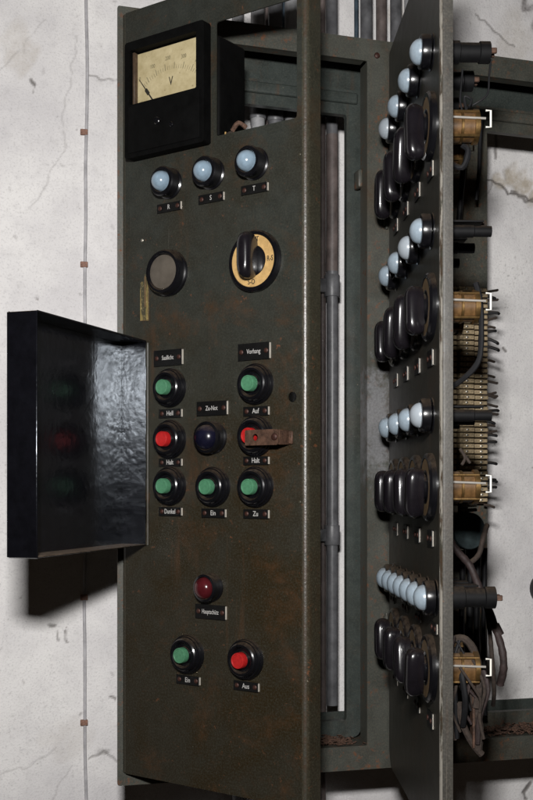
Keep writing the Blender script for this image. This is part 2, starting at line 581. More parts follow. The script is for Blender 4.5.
# ------------------------------------------------------------------ wall (in cabinet-frame axes, 0.2 m behind its front)
def build_wall():
    fx = np.arange(-0.24, 0.80, 0.0022)
    fz = np.arange(-0.62, 0.90, 0.0022)
    xs = np.concatenate([np.linspace(-1.6, -0.26, 12), fx, np.linspace(0.82, 1.9, 12)])
    zs = np.concatenate([np.linspace(-1.29, -0.64, 8), fz, np.linspace(0.92, 1.6, 8)])
    X, Z = np.meshgrid(xs, zs)
    nz, nx = X.shape
    rng = np.random.default_rng(3)
    # smooth pseudo-noise
    def wob(fr, ph):
        return np.sin(X * fr + ph) * np.cos(Z * fr * 0.83 + 1.7 * ph) + 0.5 * np.sin(X * fr * 2.3 - Z * fr * 1.9 + ph * 3)
    crack = np.zeros_like(X); bare = np.zeros_like(X); dirt = np.zeros_like(X)
    def pix(u, v, b=0.2):
        ox = LO.x - b * math.sin(AF); oy = LO.y + b * math.cos(AF)
        k = (u - 266.5) / 1111.0
        t = (k * oy - ox) / (math.cos(AF) - k * math.sin(AF))
        return t, (485 - v) / 1111.0 * (oy + t * math.sin(AF))
    def poly(pts, w, s, arr, jag=0.002, fr=160):
        P = [pix(*p) for p in pts]
        xj = X + jag * wob(fr, 0.7); zj = Z + jag * wob(fr * 0.9, 2.1)
        d = np.full(X.shape, 9.0)
        for (x0, z0), (x1, z1) in zip(P[:-1], P[1:]):
            dx, dz = x1 - x0, z1 - z0
            t = np.clip(((xj - x0) * dx + (zj - z0) * dz) / (dx * dx + dz * dz), 0, 1)
            d = np.minimum(d, np.hypot(xj - x0 - t * dx, zj - z0 - t * dz))
        np.maximum(arr, s * np.clip(1.5 - d / w, 0, 1), out=arr)
    def blot(u, v, ru, rv, s, arr, jag=0.01, fr=60):
        x0, z0 = pix(u, v)
        k = 1.65 / 1111.0
        q = np.hypot((X + jag * wob(fr, u) - x0) / (ru * k), (Z + jag * wob(fr, v) - z0) / (rv * k))
        np.maximum(arr, s * np.clip(2.0 * (1 - q), 0, 1), out=arr)
    # left wall: hairlines and knocks
    poly([(76, 36), (77, 50), (72, 66), (70, 88), (62, 112), (64, 132), (65, 150), (54, 165), (46, 185), (38, 200), (30, 208)], 0.0012, 0.24, crack)
    poly([(45, 18), (36, 30), (27, 40), (24, 52)], 0.0011, 0.2, crack)
    poly([(20, 50), (10, 62), (0, 70)], 0.002, 0.2, crack)
    poly([(87, 74), (103, 79), (120, 80)], 0.0012, 0.55, crack)
    poly([(32, 80), (34, 85)], 0.0022, 0.85, crack); poly([(34, 86), (34, 92)], 0.0012, 0.5, crack)
    poly([(49, 626), (56, 624)], 0.0018, 0.7, crack); poly([(57, 630), (58, 642)], 0.0013, 0.6, crack); poly([(66, 631), (67, 641)], 0.0014, 0.75, crack)
    poly([(110, 696), (116, 698)], 0.0018, 0.8, crack)
    poly([(88, 760), (98, 755), (103, 750), (109, 756), (117, 760)], 0.0014, 0.5, crack)
    poly([(0, 775), (30, 766), (58, 748)], 0.0012, 0.22, crack); poly([(52, 800), (62, 780), (72, 768)], 0.0012, 0.2, crack)
    blot(103, 750, 6, 8, 0.7, dirt); blot(83, 712, 4, 4, 0.6, dirt)
    for _ in range(46):
        blot(rng.uniform(0, 118), rng.uniform(0, 800), rng.uniform(0.8, 2.2), rng.uniform(0.8, 2.6), rng.uniform(0.25, 0.75), dirt, 0.002, 200)
    blot(20, 50, 14, 30, 0.35, bare); blot(70, 740, 30, 22, 0.2, bare)
    # right wall: knocked-off plaster and the crack under it
    for (u, v, a, c, s) in ((500, 183, 12, 11, 0.85), (513, 178, 14, 18, 1.0), (524, 186, 16, 18, 1.0), (540, 198, 20, 18, 1.0)):
        blot(u, v, a, c, s, bare, 0.006, 90)
    poly([(484, 180), (495, 181), (503, 186), (508, 193), (516, 193), (525, 198), (545, 206), (570, 214)], 0.0017, 0.9, crack, 0.003, 120)
    poly([(513, 191), (520, 195), (528, 199), (545, 207)], 0.003, 0.75, crack, 0.003, 150)
    poly([(485, 197), (494, 180)], 0.001, 0.4, crack)
    poly([(476, 14), (484, 21), (494, 30), (506, 41), (514, 45)], 0.0013, 0.6, crack)
    poly([(496, 135), (496, 158)], 0.0022, 0.7, crack, 0.001)
    blot(530, 2, 12, 10, 1.0, dirt, 0.01, 80); blot(540, 25, 14, 14, 0.8, dirt, 0.01, 80)
    blot(515, 40, 26, 40, 0.35, bare)
    for _ in range(70):
        blot(rng.uniform(484, 540), rng.uniform(130, 800), rng.uniform(0.7, 1.8), rng.uniform(0.7, 2.0), rng.uniform(0.25, 0.8), dirt, 0.002, 200)
    for _ in range(16):
        blot(rng.uniform(505, 530), rng.uniform(265, 285), rng.uniform(0.7, 1.6), rng.uniform(0.7, 1.8), 0.8, dirt, 0.002, 200)
    poly([(503, 348), (506, 351)], 0.002, 0.9, crack, 0.0005)
    poly([(530, 783), (524, 792), (526, 800)], 0.0025, 0.8, crack); blot(527, 790, 7, 9, 0.6, dirt)
    blot(500, 690, 20, 14, 0.5, dirt)
    # bleached/dirty wall between the conduits above the frame
    blot(400, 20, 16, 30, 0.6, bare)
    Y = 0.0007 * wob(14, 0.3) + 0.0004 * wob(45, 1.1) + 0.0022 * bare * (X > 0.4) + 0.0012 * np.clip(crack, 0, 1)
    co = np.stack([X, Y, Z], -1).reshape(-1, 3)
    idx = np.arange(nz * nx).reshape(nz, nx)
    q = np.stack([idx[:-1, :-1], idx[:-1, 1:], idx[1:, 1:], idx[1:, :-1]], -1).reshape(-1, 4)
    me = bpy.data.meshes.new('wall')
    me.vertices.add(len(co)); me.vertices.foreach_set('co', co.astype(np.float32).ravel())
    me.loops.add(q.size); me.loops.foreach_set('vertex_index', q.astype(np.int32).ravel())
    me.polygons.add(len(q)); me.polygons.foreach_set('loop_start', np.arange(0, q.size, 4, dtype=np.int32))
    me.polygons.foreach_set('use_smooth', np.ones(len(q), dtype=bool))
    me.update(calc_edges=True)
    at = me.color_attributes.new('wear', 'FLOAT_COLOR', 'POINT')
    colr = np.stack([crack, bare, dirt, np.ones_like(X)], -1).reshape(-1, 4).astype(np.float32)
    at.data.foreach_set('color', colr.ravel())
    me.materials.append(M['wall'])
    o = link('wall', me)
    b = 0.2
    o.location = (LO.x - b * math.sin(AF), LO.y + b * math.cos(AF), EYE)
    o.rotation_euler = (0, 0, AF)
    tag(o, 'cracked white plaster wall behind the switch cabinet', 'wall', kind='structure')
build_wall()

def Fw(x, b, z):
    """frame-axis point -> world"""
    return Vector((LO.x + x * math.cos(AF) - b * math.sin(AF), LO.y + x * math.sin(AF) + b * math.cos(AF), EYE + z))

# ------------------------------------------------------------------ cabinet frame
FR = root('cabinet_frame', LO.x, LO.y, AF, -0.40, 'grey steel cabinet frame with two open bays fixed against the white wall', 'cabinet frame')
def sag(bm):
    for v in bm.verts:
        v.co.z -= 0.027 * (v.co.x - 0.25) * min(1.0, max(0.0, (v.co.z + 0.37) / 0.97))
    return bm

bm = B()
ZT, ZBm = 0.6305, -0.400
X0, X1 = -0.003, 1.02
sheet(bm, [rrect(X0, X1, ZBm, ZT, 0.003), rrect(0.035, 0.3475, -0.3665, 0.5996, 0.002), rrect(0.432, 0.975, -0.3665, 0.5996, 0.002)], 0, 0.003)
# returns of the channel
for (a, b_, c, d, e, g) in ((0.030, 0.033, 0.0032, 0.115, ZBm + 0.0035, ZT - 0.0035), (X1 - 0.003, X1, 0.0032, 0.115, ZBm, ZT),
                            (0.03, X1 - 0.0032, 0.0032, 0.115, ZT - 0.003, ZT), (0.03, X1 - 0.0032, 0.0032, 0.115, ZBm, ZBm + 0.003),
                            (0.0352, 0.432, 0.0032, 0.085, -0.3695, -0.3668), (0.432, 0.975, 0.0032, 0.085, -0.3695, -0.3668),
                            (0.0352, 0.3445, 0.0032, 0.02, 0.6000, 0.6028), (0.4352, 0.972, 0.0032, 0.02, 0.6000, 0.6028),
                            (0.3477, 0.3505, 0.0032, 0.03, -0.3665, 0.5996), (0.429, 0.4318, 0.0032, 0.03, -0.3665, 0.5996)):
    box(bm, a, b_, c, d, e, g, 0.0008, 1)
sag(bm)
link('outer_channel', finish(bm, 'outer_channel', 'frame'), FR)

bm = B()
sheet(bm, [rrect(0.034, 1.015, -0.396, 0.627, 0.002), rrect(0.075, 0.3495, -0.335, 0.563, 0.002), rrect(0.566, 0.95, -0.33, 0.555, 0.002)], 0.086, 0.089)
sag(bm)
link('back_sheet', finish(bm, 'back_sheet', 'frame_in'), FR)

def inner(x0, x1, s0, s1, mat='frame_in'):
    bm = B()
    sheet(bm, [rrect(x0, x1, -0.3645, 0.573, 0.012), rrect(s0, s1, -0.3395, 0.5365, 0.004)], 0.046, 0.057)
    # pressed lip around the outside and the slot
    es = [e for e in bm.edges if len(e.link_faces) == 2 and abs(e.verts[0].co.y - 0.046) < 1e-5 and abs(e.verts[1].co.y - 0.046) < 1e-5 and e.calc_face_angle(0) > 1.0]
    bmesh.ops.bevel(bm, geom=es, offset=0.0040, segments=4, affect='EDGES', profile=0.5)
    # raised bead along the top
    box(bm, x0 + 0.01, x1 - 0.006, 0.040, 0.0462, 0.552, 0.568, 0.0028, 3)
    sag(bm)
    return link('inner_frame', finish(bm, 'inner_frame', mat), FR)
inner(0.042, 0.354, 0.068, 0.3325)
inner(0.445, 0.96, 0.553, 0.935, 'frame')
# screws and a small lug on the bay's edge
for (x, z, b_) in ((0.3585, 0.449, 0.03),):
    bm = B()
    box(bm, -0.004, 0.004, -0.012, 0.01, -0.013, 0.013, 0.003, 2)
    link('lug', finish(bm, 'lug', 'frame'), FR, (0.346, 0.034, 0.438))
sc = B()
lathe(sc, [(0.0, 0.0)] + [(0.0042, 0.0), (0.0042, 0.0012)] + dome(0.0042, 0.0012, 0.0016, 4), 14)
scr = finish(sc, 'screw', 'screw')
for (x, z) in ((0.362, 0.6085), (0.61, 0.607)):
    link('screw', scr, FR, (x, -0.0002, z - 0.027 * (x - 0.25)))

# ------------------------------------------------------------------ left door: panel with the controls
LP = root('control_panel', LO.x, LO.y, AL, -0.385, 'olive steel control panel with voltmeter, push buttons and rotary switch, swung open on the left', 'control panel')

def left_sheet():
    bm = B()
    xl, xr, zb, zt = 0.0105, 0.2905, -0.382, 0.6245
    r = 0.0075
    out = [(xl, zb), (xr, zb), (xr, zt), (xl, zt)]
    cut = rrect(0.1625, 0.2835, 0.434, 0.576, 0.003, 3)
    hole = circ(0.2768, 0.1043, 0.0062, 18)
    meter = rrect(0.034, 0.152, 0.434, 0.568, 0.004, 3)
    sheet(bm, [out, cut, meter, hole], 0.0, 0.002)
    # right bend and return flange
    prof = [(xr + r * math.sin(R(a)), r - r * math.cos(R(a))) for a in range(0, 91, 15)] + [(xr + r, 0.029), (xr + r - 0.002, 0.029), (xr + r - 0.002, 0.002 + r)] + [(xr, 0.002)]
    extrude_profile(bm, prof, zb, zt, 1, True, {1: 2, 2: 2})
    # left bend
    prof = [(xl - 0.0105 * math.sin(R(a)), 0.0105 - 0.0105 * math.cos(R(a))) for a in range(0, 76, 15)]
    prof = prof + [(p[0] + 0.001, p[1] + 0.002) for p in reversed(prof)]
    extrude_profile(bm, prof, zb + 0.001, zt - 0.001, 1, True)
    # top and bottom returns
    box(bm, 0.03, xr, 0.0022, 0.028, zt - 0.002, zt, 0.0, mi=1)
    box(bm, 0.03, xr, 0.0022, 0.028, zb, zb + 0.002, 0.0, mi=1)
    return link('steel_sheet', finish(bm, 'steel_sheet', ['olive', 'olive_edge', 'worn'], 50), LP)
left_sheet()

# --- voltmeter
def voltmeter():
    zc = 0.4985
    x0, x1, z0, z1 = 0.0245, 0.1565, 0.4245, 0.5755
    bm = B()
    loops = [rrect(x0, x1, z0, z1, 0.004, 4), rrect(0.0330, 0.1440, 0.4935, 0.5640, 0.002, 3)]
    sheet(bm, loops, -0.017, -0.0035)
    es = [e for e in bm.edges if len(e.link_faces) == 2 and all(abs(v.co.y + 0.017) < 1e-5 for v in e.verts) and e.calc_face_angle(0) > 1.0]
    bmesh.ops.bevel(bm, geom=es, offset=0.0018, segments=3, affect='EDGES')
    # lower cover, a little proud
    box(bm, x0 + 0.008, x1 - 0.006, -0.0185, -0.0166, z0 + 0.006, 0.4905, 0.0009, 2)
    box(bm, x0 + 0.002, x1 - 0.002, -0.0033, -0.0006, z0 + 0.002, z1 - 0.002, 0.0)
    me = finish(bm, 'voltmeter', 'meter_black')
    vm = link('voltmeter', me, LP)
    vm['label'] = 'square black voltmeter with yellowed dial marked V'
    bm = B()
    box(bm, 0.0345, 0.1515, -0.0004, 0.058, 0.4345, 0.5675, 0.004, 3)
    box(bm, 0.060, 0.158, 0.0115, 0.068, 0.438, 0.566, 0.004, 3)
    link('meter_case', finish(bm, 'meter_case', 'meter_black'), vm)
    bm = B()
    box(bm, 0.0345, 0.1415, -0.0052, -0.0036, 0.4955, 0.5620, 0.0)
    link('dial_face', finish(bm, 'dial_face', 'paper'), vm)
    # inner shadow-box rail on the left, printing
    bm = B()
    box(bm, 0.0338, 0.0375, -0.0125, -0.0053, 0.4945, 0.5630, 0.0008, 1)
    link('dial_rail', finish(bm, 'dial_rail', 'terminal_base'), vm)
    px, pz = 0.0915, 0.4615
    bm = B()
    def bar(a0, r0, r1, w):
        c, s = math.cos(a0), math.sin(a0)
        p = [(r0, -w), (r1, -w), (r1, w), (r0, w)]
        vs = [bm.verts.new((px + c * r - s * q, -0.00545, pz + s * r + c * q)) for r, q in p]
        bm.faces.new(vs)
    k = 0
    for d in range(36, 129, 3):
        a = R(d)
        if not (0.036 < px + 0.071 * math.cos(a) < 0.141):
            continue
        bar(a, 0.0695, 0.0745 if k % 4 else 0.078, 0.00028 if k % 4 else 0.0005)
        k += 1
    link('scale_ticks', finish(bm, 'scale_ticks', 'ink_faint', recalc=False), vm)
    for t, d in (('0', 127), ('100', 110), ('200', 92), ('300', 74), ('400', 57)):
        a = R(d)
        o = link('lettering', text_mesh(t, 0.0072, 0.8, 'ink_faint'), vm, (px + 0.0845 * math.cos(a), -0.0055, min(pz + 0.0845 * math.sin(a), 0.5575)))
    link('lettering', text_mesh('V', 0.0155, 0.72, 'ink', 0.0001), vm, (0.0935, -0.0055, 0.5155))
    link('lettering', text_mesh('~ 1,5', 0.0045, 0.8, 'ink_faint'), vm, (0.0415, -0.0055, 0.4985))
    bm = B()
    a = math.atan2(0.5215 - pz, 0.0465 - px)
    c, s = math.cos(a), math.sin(a)
    pr = [(0.0, -0.0011), (0.055, -0.0007), (0.056, -0.0022), (0.0635, -0.0021), (0.0645, -0.0005), (0.083, -0.0002),
          (0.083, 0.0002), (0.0645, 0.0005), (0.0635, 0.0021), (0.056, 0.0022), (0.055, 0.0007), (0.0, 0.0011)]
    lo = [bm.verts.new((px + c * r - s * q, -0.0078, pz + s * r + c * q)) for r, q in pr]
    hi = [bm.verts.new((v.co.x, -0.0084, v.co.z)) for v in lo]
    bm.faces.new(lo); bm.faces.new(hi)
    for i in range(len(pr)):
        j = (i + 1) % len(pr)
        bm.faces.new((lo[i], lo[j], hi[j], hi[i]))
    link('needle', finish(bm, 'needle', 'ink'), vm)
    for (x, z, r) in ((0.082, 0.4635, 0.0048), (0.106, 0.4545, 0.0032)):
        bm = B()
        lathe(bm, [(r, 0.0), (r, 0.0016), (r * 0.8, 0.0024), (r * 0.75, 0.0016), (0, 0.0016)], 20)
        box(bm, -r * 0.7, r * 0.7, -0.0024, -0.0014, -0.0005, 0.0005)
        link('zero_screw', finish(bm, 'zero_screw', 'bakelite'), vm, (x, -0.0186, z))
    return vm
voltmeter()
# wire ends and dusty lugs under the meter, seen through the cut-out
for (pts, r, m) in (([(0.150, 0.03, 0.440), (0.165, 0.026, 0.444), (0.178, 0.03, 0.440), (0.186, 0.045, 0.444)], 0.0026, 'cloth_wire'),
                    ([(0.152, 0.02, 0.437), (0.163, 0.016, 0.437), (0.168, 0.012, 0.441)], 0.0011, 'tan'),
                    ([(0.170, 0.024, 0.446), (0.181, 0.022, 0.453), (0.187, 0.03, 0.448)], 0.0030, 'flake')):
    link('wire', finish(tube(B(), spline(pts, 5), r, 8, 0.15), 'wire', m), LP)

# --- indicator lamps
def lamp_mesh():
    bm = B()
    prof = [(0.0200, 0.0), (0.0200, 0.0015), (0.0182, 0.003), (0.0182, 0.011), (0.0190, 0.0118), (0.0190, 0.0165), (0.0176, 0.0182), (0.0142, 0.0184), (0.0128, 0.0165), (0.0, 0.0165)]
    lathe(bm, prof, 40)
    return finish(bm, 'indicator_lamp', 'bakelite')
def lens_mesh(m, r=0.0136, rise=0.0105, h=0.0166):
    bm = B()
    lathe(bm, [(r, h)] + dome(r * 0.985, h + 0.001, rise, 9), 36)
    return finish(bm, 'lens', m)
LAMP = lamp_mesh()
LENS = lens_mesh('lens', 0.0127, 0.0122)
LENSD = lens_mesh('lens_dusty')

def plate(parent, x, z, w, h, txt=None, size=0.0085, t=0.0024, screws=True, sx=0.8):
    bm = B()
    box(bm, -w / 2 + 0.0006, w / 2, -t, -0.0002, -h / 2 + 0.0005, h / 2 - 0.0005, 0.0003, 1, 1)
    box(bm, -w / 2, w / 2 - 0.0008, -t - 0.0008, -t + 0.0006, -h / 2, h / 2, 0.0, mi=0)
    o = link('name_plate', finish(bm, 'name_plate', ['plate_black', 'plate_core']), parent, (x, 0, z))
    if screws:
        for s in (-1, 1):
            b2 = B()
            rs = min(0.0031, h * 0.27)
            lathe(b2, [(rs, 0), (rs, 0.0006)] + dome(rs * 0.95, 0.0007, 0.0008, 3), 12)
            link('screw', finish(b2, 'screw', 'screw'), o, (s * (w / 2 - 0.0052), -t - 0.0008, 0))
    if txt:
        link('lettering', text_mesh(txt, size, sx), o, (0, -t - 0.0010, 0))
        o['label'] = 'black engraved plate reading ' + txt
    return o

for i, (x, z, t) in enumerate(((0.0873, 0.3866, 'R'), (0.1559, 0.3881, 'S'), (0.2226, 0.3893, 'T'))):
    o = link('indicator_lamp', LAMP, LP, (x, 0, z))
    link('lens', LENS, o)
    plate(LP, x + 0.0006, z - 0.0305, 0.0395, 0.0112, t, 0.0085)

# --- round frosted window lamp
bm = B()
lathe(bm, [(0.0300, 0.0), (0.0300, 0.004), (0.0285, 0.0055), (0.0285, 0.0125), (0.0265, 0.0155), (0.0235, 0.0155), (0.0218, 0.0125)], 48)
o = link('round_window', finish(bm, 'round_window', 'bakelite'), LP, (0.0868, 0, 0.2718))
o['label'] = 'blank round frosted grey disc in a black ring'
bm = B()
lathe(bm, [(0.0220, 0.0122), (0.0215, 0.0136), (0.012, 0.0145), (0.0, 0.0148)], 40)
link('frosted_disc', finish(bm, 'frosted_disc', 'glass_grey'), o)

# --- yellowed tape remnant
bm = B()
sheet(bm, [[(0.0370, 0.2150), (0.0515, 0.2140), (0.0520, 0.2745), (0.0440, 0.2752), (0.0435, 0.266), (0.0368, 0.2655)]], -0.0006, -0.0002)
o = link('tape_remnant', finish(bm, 'tape_remnant', 'sticker'), LP)
bm = B()
for (x0, x1, z0, z1) in ((0.0445, 0.0470, 0.232, 0.272), (0.0508, 0.0516, 0.2145, 0.2735), (0.0372, 0.0512, 0.2145, 0.2153)):
    box(bm, x0, x1, -0.0011, -0.0006, z0, z1)
link('tape_strip', finish(bm, 'tape_strip', 'tan_dark'), o)

# --- rotary switch
def handle_mesh(L=0.060, W=0.0175, H=0.034, off=0.0, h0=0.004):
    bm = B()
    if h0 > 0.005:
        lathe(bm, [(0.0095, 0.003), (0.0085, h0 * 0.6), (0.0085, h0 + 0.002)], 24)
    # cross-sections along the height: slightly waisted bar with rounded ends
    secs = [(h0, 0.80, 0.90), (h0 + H * 0.15, 0.86, 0.955), (h0 + H * 0.32, 0.93, 0.99), (h0 + H * 0.5, 0.98, 1.0), (h0 + H * 0.66, 1.0, 0.975), (h0 + H * 0.79, 0.95, 0.915), (h0 + H * 0.89, 0.83, 0.83), (h0 + H * 0.96, 0.62, 0.72), (h0 + H, 0.30, 0.56)]
    n = 36
    rings = []
    for h, sw, sl in secs:
        ring = []
        for k in range(n):
            a = 2 * math.pi * k / n
            c, s = math.cos(a), math.sin(a)
            p = 0.52
            x = W / 2 * sw * math.copysign(abs(c) ** 0.78, c)
            z = L / 2 * sl * math.copysign(abs(s) ** p, s)
            ring.append(bm.verts.new((x, -h, z + off)))
        rings.append(ring)
    for i in range(len(rings) - 1):
        for k in range(n):
            k2 = (k + 1) % n
            bm.faces.new((rings[i][k], rings[i][k2], rings[i + 1][k2], rings[i + 1][k]))
    bm.faces.new(rings[-1])
    return finish(bm, 'handle', 'handle', 50)

def switch_disc():
    bm = B()
    lathe(bm, [(0.0375, 0.0), (0.0375, 0.0055), (0.0355, 0.0078), (0.0320, 0.0078), (0.0310, 0.0062), (0.0195, 0.0062), (0.0185, 0.0075), (0.011, 0.0085), (0.0, 0.0085)], 56)
    return finish(bm, 'rotary_switch', 'bakelite')
def ring_mesh(m):
    bm = B()
    lathe(bm, [(0.0316, 0.0064), (0.0316, 0.0069), (0.0190, 0.0069), (0.0190, 0.0064)], 56)
    return finish(bm, 'scale_ring', m)
DISC = switch_disc()
o = link('rotary_switch', DISC, LP, (0.2240, 0, 0.2708))
o['label'] = 'rotary switch with yellowed ring and black bar handle'
link('scale_ring', ring_mesh('tan'), o)
link('handle', handle_mesh(0.056, 0.0190, 0.026, 0.004), o, (0.0, -0.002, 0.001))
for t, x, z in (('T', 0.007, 0.0252), ('R-S', 0.0255, 0.0), ('S-O', -0.002, -0.0255)):
    link('lettering', text_mesh(t, 0.0088, 0.75, 'ink', 0.00012), o, (x, -0.0071, z))

# --- push buttons
def button_mesh():
    bm = B()
    prof = [(0.0252, 0.0), (0.0252, 0.0035), (0.0246, 0.0048), (0.0238, 0.0048), (0.0236, 0.0066), (0.0232, 0.0085), (0.0218, 0.0085), (0.0212, 0.0103), (0.0205, 0.0125), (0.0190, 0.0138),
            (0.0165, 0.0138), (0.0140, 0.0105), (0.0108, 0.0098), (0.0106, 0.0118), (0.0, 0.0118)]
    lathe(bm, prof, 44)
    return finish(bm, 'push_button', 'bakelite', 30)
def cap_mesh(m):
    bm = B()
    lathe(bm, [(0.0098, 0.0110), (0.0098, 0.0185), (0.0092, 0.0198), (0.0082, 0.0200), (0.0076, 0.0192), (0.0, 0.0190)], 28)
    return finish(bm, 'button_cap', m, 30)
BTN = button_mesh(); CAPG = cap_mesh('green'); CAPR = cap_mesh('red')
for x, z, c, lab in ((0.0892, 0.1245, CAPG, 'Hell'), (0.2248, 0.1222, CAPG, 'Auf'), (0.0892, 0.0586, CAPR, 'Halt'), (0.2248, 0.0592, CAPR, 'Halt'),
                     (0.0892, -0.0012, CAPG, 'Dunkel'), (0.1595, -0.0022, CAPG, 'Ein'), (0.2248, -0.0022, CAPG, 'Zu'),
                     (0.1185, -0.2140, CAPG, 'Ein'), (0.2100, -0.2122, CAPR, 'Aus')):
    o = link('push_button', BTN, LP, (x, 0, z))
    o['label'] = ('green' if c is CAPG else 'red') + ' push button above the plate reading ' + lab
    link('button_cap', c, o)
    dz = -0.0297 if lab == 'Halt' else -0.0328
    plate(LP, x + 0.0008, z + dz, 0.0375, 0.0102 if lab == 'Halt' else 0.0112, lab, 0.0088, sx=0.72 if len(lab) > 4 else 0.8)
for x, z, w, h, t in ((0.0862, 0.1632, 0.0475, 0.0205, 'Saallicht'), (0.2225, 0.1618, 0.0475, 0.0205, 'Vorhang'), (0.1578, 0.0955, 0.0480, 0.0178, 'Zu-Not'), (0.1556, -0.1582, 0.0480, 0.0178, 'Hauptschütz')):
    plate(LP, x, z, w, h, t, 0.0082, sx=0.74 if len(t) < 10 else 0.64)

# --- dark blue and dark red pilot lamps
def pilot(x, z, m, r):
    bm = B()
    lathe(bm, [(r, 0.0), (r, 0.003), (r * 0.93, 0.0045), (r * 0.93, 0.0125), (r * 0.99, 0.013), (r * 0.95, 0.0165), (r * 0.80, 0.0175), (r * 0.74, 0.0155), (0.0, 0.0155)], 40)
    o = link('pilot_lamp', finish(bm, 'pilot_lamp', 'bakelite'), LP, (x, 0, z))
    link('lens', lens_mesh(m, r * 0.76, r * 0.55, 0.0156), o)
    return o
pilot(0.1590, 0.0590, 'lens_blue', 0.0205)['label'] = 'dark blue domed pilot lamp in the middle of the button block'
pilot(0.1560, -0.1275, 'lens_red', 0.0178)['label'] = 'dark red pilot lamp above the plate reading Hauptschütz'

# --- rusty latch strap in front of the red button
bm = B()
lp = rrect(0.2255, 0.2735, 0.0470, 0.0655, 0.002, 2)
sheet(bm, [lp, circ(0.2405, 0.0565, 0.0042, 14)], -0.0250, -0.0225)
box(bm, 0.2705, 0.2735, -0.0224, -0.0004, 0.0475, 0.0650, 0.0006, 1)
box(bm, 0.2735, 0.2790, -0.0035, -0.0004, 0.0485, 0.0640, 0.0008, 1)
o = link('latch_strap', finish(bm, 'latch_strap', 'rust'), LP)
o['label'] = 'rusty latch strap reaching across the red button'
link('screw', scr, o, (0.2690, -0.0250, 0.0565))
# stray pale chips and bolt heads on the sheet
for (x, z) in ((0.040, 0.320), (0.032, 0.135), (0.2875, 0.39), (0.2875, -0.02)):
    b2 = B()
    lathe(b2, [(0.0021, 0), (0.0021, 0.0004)] + dome(0.002, 0.0004, 0.0007, 3), 10)
    link('rivet', finish(b2, 'rivet', 'tin' if x < 0.1 else 'olive_edge'), LP, (x, 0, z))

# --- hinged cover (open box lid), local x from hinge to free side, local y into the lid, lips at y=0
hp = Vector((-0.1562, 1.449)); fp = Vector((-0.2460, 1.191))
d2 = (fp - hp).normalized()
Ld = (fp - hp).length
ang = math.atan2(d2.y, d2.x)
def lid():
    D, t = 0.0375, 0.0016
    zb, zt = -0.0785, 0.1875
    bm = B()
    # rotation: local x = d2; local y = 90 deg left of d2; the outside (back) of the lid lies on the wall side
    yb = -D          # back plane
    r = 0.0045
    box(bm, 0.0, Ld, yb, yb + t, zb, zt, 0.0)                                   # back
    for (a, b_, z0, z1) in ((0.0, t, zb, zt), (Ld - t, Ld, zb, zt)):
        box(bm, a, b_, yb + t, 0.0, z0, z1, 0.0)
    for (z0, z1) in ((zb, zb + t), (zt - t, zt)):
        box(bm, t, Ld - t, yb + t, 0.0, z0, z1, 0.0)
    bmesh.ops.remove_doubles(bm, verts=bm.verts[:], dist=0.00005)
    # rounded outer corners at the free side
    return bm
lp_loc = Vector((hp.x - LO.x, hp.y - LO.y))
ca, sa = math.cos(-AL), math.sin(-AL)
lloc = (lp_loc.x * ca - lp_loc.y * sa, lp_loc.x * sa + lp_loc.y * ca)
LID = link('hinged_cover', finish(lid(), 'hinged_cover', 'lid'), LP, (lloc[0], lloc[1], 0), (0, 0, ang - AL))
LID['label'] = 'glossy black box lid swung open to the left'
bv = LID.modifiers.new('bevel', 'BEVEL'); bv.width = 0.0014; bv.segments = 2; bv.limit_method = 'ANGLE'
bm = B()
tube(bm, [(0.001, 0.002, -0.0765), (0.001, 0.002, 0.185)], 0.0022, 10)
for k in range(5):
    tube(bm, [(0.001, 0.002, -0.078 + k * 0.058), (0.001, 0.002, -0.05 + k * 0.058)], 0.0030, 10)
link('hinge', finish(bm, 'hinge', 'olive'), LID)

# ------------------------------------------------------------------ right door: panel edge-on, lamps and switches
RP = root('switch_panel', RO.x, RO.y, AR, -0.39, 'dark olive switch panel seen nearly edge-on, with rows of opal lamps and black handles', 'control panel')
RX1 = 0.3905
bm = B()
out = rrect(0.010, RX1, -0.392, 0.606, (0.03, 0, 0, 0.004), 6)
sheet(bm, [out], 0.0, 0.002)
r = 0.0055
prof = [(RX1 + r * math.sin(R(a)), r - r * math.cos(R(a))) for a in range(0, 91, 15)] + [(RX1 + r, 0.0138), (RX1 + r - 0.002, 0.0138), (RX1 + r - 0.002, r + 0.002), (RX1, 0.002)]
extrude_profile(bm, prof, -0.392, 0.606, 1, True, {1: 2, 2: 2, 3: 2})
box(bm, 0.03, RX1, 0.0022, 0.0130, 0.604, 0.606, mi=1)
link('steel_sheet', finish(bm, 'steel_sheet', ['door2', 'door2_edge', 'worn_more'], 50), RP)
# hinge knuckles between the right door and the stile
for z in (0.40, -0.22):
    bm = B()
    tube(bm, [(0.004, -0.003, z - 0.035), (0.004, -0.003, z + 0.035)], 0.0045, 12)
    tube(bm, [(0.004, -0.003, z - 0.039), (0.004, -0.003, z + 0.039)], 0.0025, 10)
    link('hinge', finish(bm, 'hinge', 'frame'), RP)

cols = (0.082, 0.1695, 0.2585, 0.3455)
